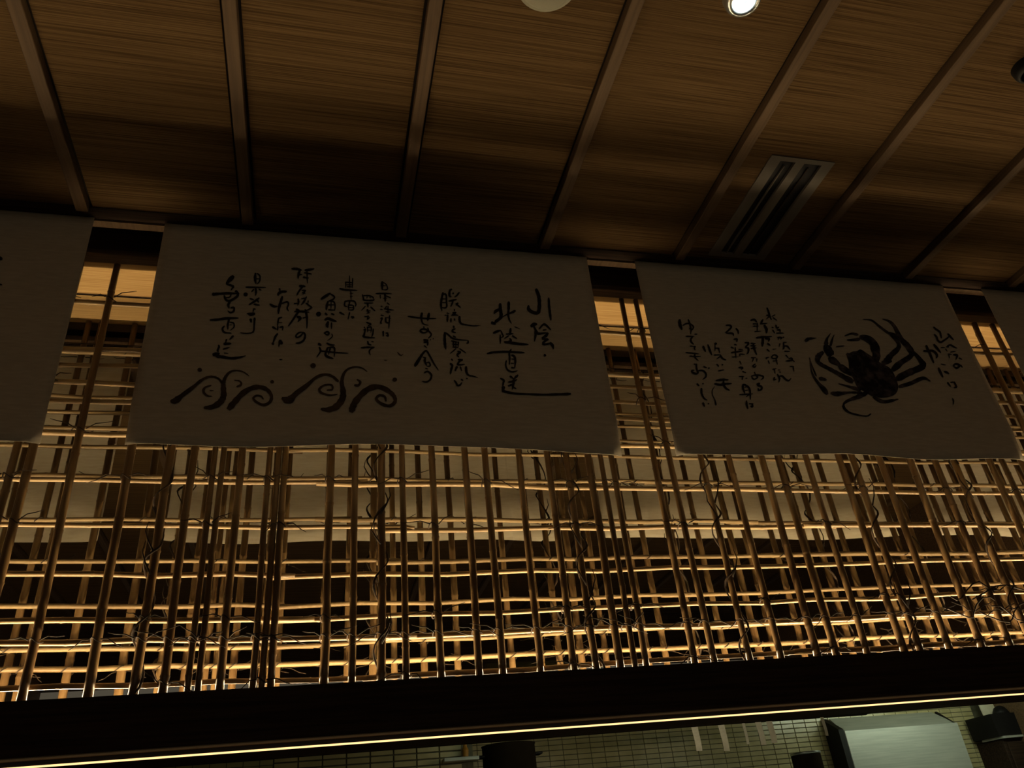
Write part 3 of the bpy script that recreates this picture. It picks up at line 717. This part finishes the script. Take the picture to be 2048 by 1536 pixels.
cs = empty('ceiling_speaker', (c.x, c.y, ZC)); tag(cs, 'pale round ceiling disc half cut off by the top edge', 'speaker')
MB().lathe([(.0001,-.020),(.055,-.019),(.078,-.014),(.088,-.004),(.088,0)], 40).build('cover', M['white_plastic'], cs, smooth=True)
MB().lathe([(.088,-.004),(.096,-.004),(.098,0)], 40).build('rim', M['white_plastic'], cs, smooth=True)

# ------------------------------------------------------------------ kitchen things
# hood
HY = 5.22
a = at(1690, 1466, HY); b_ = at(1913, 1440, HY); zt_ = (a.z+b_.z)/2
x0, x1 = a.x, b_.x
zs = at(1800, 1434, 5.38).z
ho = empty('range_hood', ((x0+x1)/2, 5.0, 1.2)); tag(ho, 'pale steel range hood in front of the tiled kitchen wall', 'hood')
part(MB().box((x0, HY, 1.15), (x1, HY+.02, zt_)), 'front_panel', M['steel'], ho, bevel=.003)
part(MB().prism([(x0, HY+.02, zt_), (x1, HY+.02, zt_), (x1-.05, 5.385, zs+.02), (x0+.02, 5.385, zs+.02)], (0, .006, -.012)), 'sloping_top', M['steel'], ho)
part(MB().prism([(x0-.045, HY+.0, 1.15), (x0-.045, HY, zt_+.01), (x0-.045, 5.385, zs+.02), (x0-.045, 5.385, 1.15)], (.04,0,0)), 'side_panel', M['black'], ho)
part(MB().prism([(x1, HY+.02, 1.15), (x1, HY+.02, zt_), (x1, 5.385, zs+.02), (x1, 5.385, 1.15)], (-.02,0,0)), 'side_panel', M['black'], ho)
# order slips
SY = 4.05
rail = at(1520, 1440, SY)
rl = MB().box((rail.x-.55, SY-.0006, at(1400,1452,SY).z), (rail.x+.65, SY+.02, at(1400,1452,SY).z+.03)).build('slip_rail', M['dark_wood'], bevel=.003)
for xx in (rail.x-.4, rail.x+.5): MB().tube([(xx, SY+.01, at(1400,1452,SY).z+.028), (xx, SY+.01, EYE+1.985)], .005, 6).build('hanger', M['black'], rl)
tag(rl, 'dark rail under the beam from which order slips hang', 'rail')
slips = [(1390,1405,1503,'first order slip from the left on the rail under the beam'),(1445,1460,1503,'second order slip from the left under the beam'),(1492,1499,1489,'narrow third order slip from the left under the beam'),(1519,1533,1491,'fourth order slip from the left under the beam'),(1540,1555,1487,'fifth order slip from the left, beside the fourth'),(1649,1657,1472,'order slip hanging alone next to the left edge of the hood')]
ztop = at(1400,1452,SY).z + .012
for xa, xb, yb, lab in slips:
    pa_ = at(xa, yb, SY); pb_ = at(xb, yb, SY)
    mb = MB(); n = 8
    for i in range(n+1):
        z = pa_.z + (ztop-pa_.z)*i/n
        yy = SY - .0012 - .006*math.sin(i*.5)*(1-i/n)
        t_w = .42*(pb_.x-pa_.x)*(1-i/n)**.3 if i < n else 0
        mb.v += [(pa_.x, yy-t_w, z), (pb_.x, yy, z), (pb_.x, yy+.0006, z), (pa_.x, yy-t_w+.0006, z)]
    for i in range(n):
        for k4 in range(4):
            j4 = (k4+1) % 4
            mb.f.append((4*i+k4, 4*i+j4, 4*i+4+j4, 4*i+4+k4))
    mb.f.append((3,2,1,0)); mb.f.append((4*n,4*n+1,4*n+2,4*n+3))
    tag(mb.build('order_slip', M['paper']), lab, 'paper slip', 'order slips hanging under the beam')
# shelf with tray and bowl at the right
SHY = 5.1
sa = at(1980, 1428, SHY); sb = at(2004, 1472, SHY)
sh = empty('wall_shelf', (sa.x+.6, SHY, sb.z)); tag(sh, 'dark wall shelf at the right edge of the kitchen opening', 'shelf')
part(MB().prism([(sa.x, SHY, sa.z), (sa.x+1.0, SHY, sa.z), (sa.x+1.0, SHY, sb.z), (sb.x-.02, SHY, sb.z)], (0,.26,0)), 'board', M['black'], sh)
part(MB().box((sb.x, SHY-.004, sb.z-.014), (sa.x+1.0, SHY+.2, sb.z)), 'edge_strip', M['steel'], sh)
part(MB().box((sa.x+.05, SHY+.26, sb.z), (sa.x+.98, Y_BACK-.005, sb.z+.05)), 'bracket', M['black'], sh)
cb = empty('wall_cabinet', (sb.x+.5, SHY+.1, .9)); tag(cb, 'dark cabinet below the wall shelf at the right edge', 'cabinet')
part(MB().box((sb.x+.02, SHY+.03, .55), (sa.x+1.0, Y_BACK-.008, sb.z-.015)), 'body', M['dark_wood'], cb, bevel=.004)
part(MB().box((sb.x+.04, SHY+.015, .58), (sb.x+.62, SHY+.03, sb.z-.04)), 'door', M['dark_wood'], cb, bevel=.004)
ta = at(1966, 1424, SHY+.15); tb = at(2032, 1394, SHY+.15)
ty = MB().prism([(ta.x, SHY+.150, sa.z), (tb.x, SHY+.150, sa.z), (tb.x, SHY+.165, tb.z+.012), (ta.x, SHY+.165, tb.z+.012)], (0,.012,0)).build('white_tray', M['paper'], bevel=.002); tag(ty, 'white tray leaning upright on the dark wall shelf', 'tray')
bc = at(1992, 1424, SHY+.07)
bw = MB().lathe([(.0001,.058),(.014,.057),(.036,.045),(.052,.018),(.058,0),(.0001,0)], 28, (bc.x+.03, SHY+.062, sa.z)).build('lidded_bowl', M['black'], smooth=True); tag(bw, 'dark domed bowl in front of the white tray', 'bowl')
# pots and box on high shelf
def on_shelf(name, x, y, z, w_, label):
    s_ = empty(name, (x, y, z)); return s_
PY = 4.35
c0 = at(1020, 1536, PY); ztp = at(1020, 1490, PY).z; r = (at(1072,1510,PY).x - at(968,1510,PY).x)/2
pot = empty('stock_pot', (c0.x, PY, 1.2)); tag(pot, 'dark cylindrical pot at the bottom edge left of the order slips', 'pot')
part(MB().lathe([(.0001,EYE-.02),(r*.96,EYE-.02),(r,EYE+.0),(r,ztp-.008),(r*1.03,ztp),(r*.97,ztp),(r*.95,ztp-.02),(.0001,ztp-.025)], 40, (c0.x, PY, 0)), 'body', M['dark_paint'], pot, smooth=True)
for sg in (-1,1):
    part(MB().tube([(c0.x+sg*r*.98, PY-.03, ztp-.05), (c0.x+sg*(r+.03), PY-.03, ztp-.05), (c0.x+sg*(r+.03), PY+.03, ztp-.05), (c0.x+sg*r*.98, PY+.03, ztp-.05)], .006, 6), 'handle', M['black'], pot)
KY = 4.9
c1 = at(1618, 1536, KY); zk = at(1615, 1505, KY).z; rk = (at(1642,1515,KY).x-at(1590,1515,KY).x)/2
bx = empty('steel_canister', (c1.x, KY, 1.2)); tag(bx, 'dark canister with a shiny rim left of the range hood', 'canister')
part(MB().lathe([(.0001,EYE-.02),(rk,EYE-.02),(rk,zk-.012)], 36, (c1.x, KY, 0)), 'body', M['dark_paint'], bx, smooth=True)
part(MB().lathe([(rk,zk-.012),(rk*1.04,zk-.008),(rk*1.04,zk),(rk*.96,zk),(rk*.94,zk-.02),(.0001,zk-.022)], 36, (c1.x, KY, 0)), 'rim', M['chrome'], bx, smooth=True)
# counter that carries them
kcn = MB().box((XL, 4.26, EYE-.06), (x0-.06, Y_BACK-.008, EYE-.02)).build('kitchen_shelf', M['steel'], bevel=.003); tag(kcn, 'steel shelf along the kitchen wall carrying the pots', 'shelf')
# utensil rail on the pier
ua = at(888, 1522, 3.94); ub = at(958, 1513, 3.94)
ur = MB().box((ua.x, 3.935, ua.z-.004), (ub.x, 3.995, ua.z+.012)).build('pier_ledge', M['steel'], bevel=.002); tag(ur, 'short pale ledge on the tiled pier', 'ledge')
uc = at(932, 1516, 3.955)
og = MB().lathe([(.0001,0),(.014,0),(.016,.03),(.009,.045),(.009,.06),(.0001,.06)], 16, (uc.x, 3.965, ua.z+.012)).build('small_bottle', base_mat('amber', (.42,.20,.03), .35)); tag(og, 'small amber bottle standing on the pier ledge', 'bottle')
# fluorescent fittings
def fluo(x0, x1, y, z, label, tube):
    f_ = empty('fluorescent_lamp', ((x0+x1)/2, y, z)); tag(f_, label, 'lamp', 'fluorescent lamps in the kitchen')
    part(MB().box((x0, y-.06, z+.02), (x1, y+.06, z+.05)), 'housing', M['white_plastic'], f_, bevel=.004)
    part(MB().tube([(x0+.03, y, z), (x1-.03, y, z)], .013, 10), 'tube', tube, f_, smooth=True)
    for xx in (x0+.01, x1-.03):
        part(MB().box((xx, y-.012, z-.014), (xx+.02, y+.012, z+.02)), 'socket', M['white_plastic'], f_)
    # hanging rods up to the kitchen ceiling
    for xx in (x0+.15, x1-.15):
        part(MB().tube([(xx, y, z+.05), (xx, y, EYE+1.98)], .004, 6), 'rod', M['black'], f_)
fa = at(968, 1358, 3.5); fb = at(1118, 1347, 3.5)
fluo(fa.x, fb.x, 3.5, (fa.z+fb.z)/2, 'kitchen fluorescent lamp glimpsed just above the beam', M['tube_l'])
fluo(3.55, 4.7, 4.55, EYE+.80, 'kitchen fluorescent lamp hidden by the beam over the hood', M['tube_r'])

pl = empty('slip_fill_light', (1.75, 3.13, EYE+.46)); tag(pl, 'added fill light hidden behind the beam to brighten the order slips', 'lamp')  # invented fill light, put in only to brighten the slips
part(MB().box((1.3, 3.109, EYE+.45), (2.2, 3.14, EYE+.49)), 'housing', M['vent'], pl, bevel=.003)
part(MB().tube([(1.33, 3.152, EYE+.47), (2.17, 3.152, EYE+.47)], .011, 10), 'tube', M['tube_fill'], pl, smooth=True)
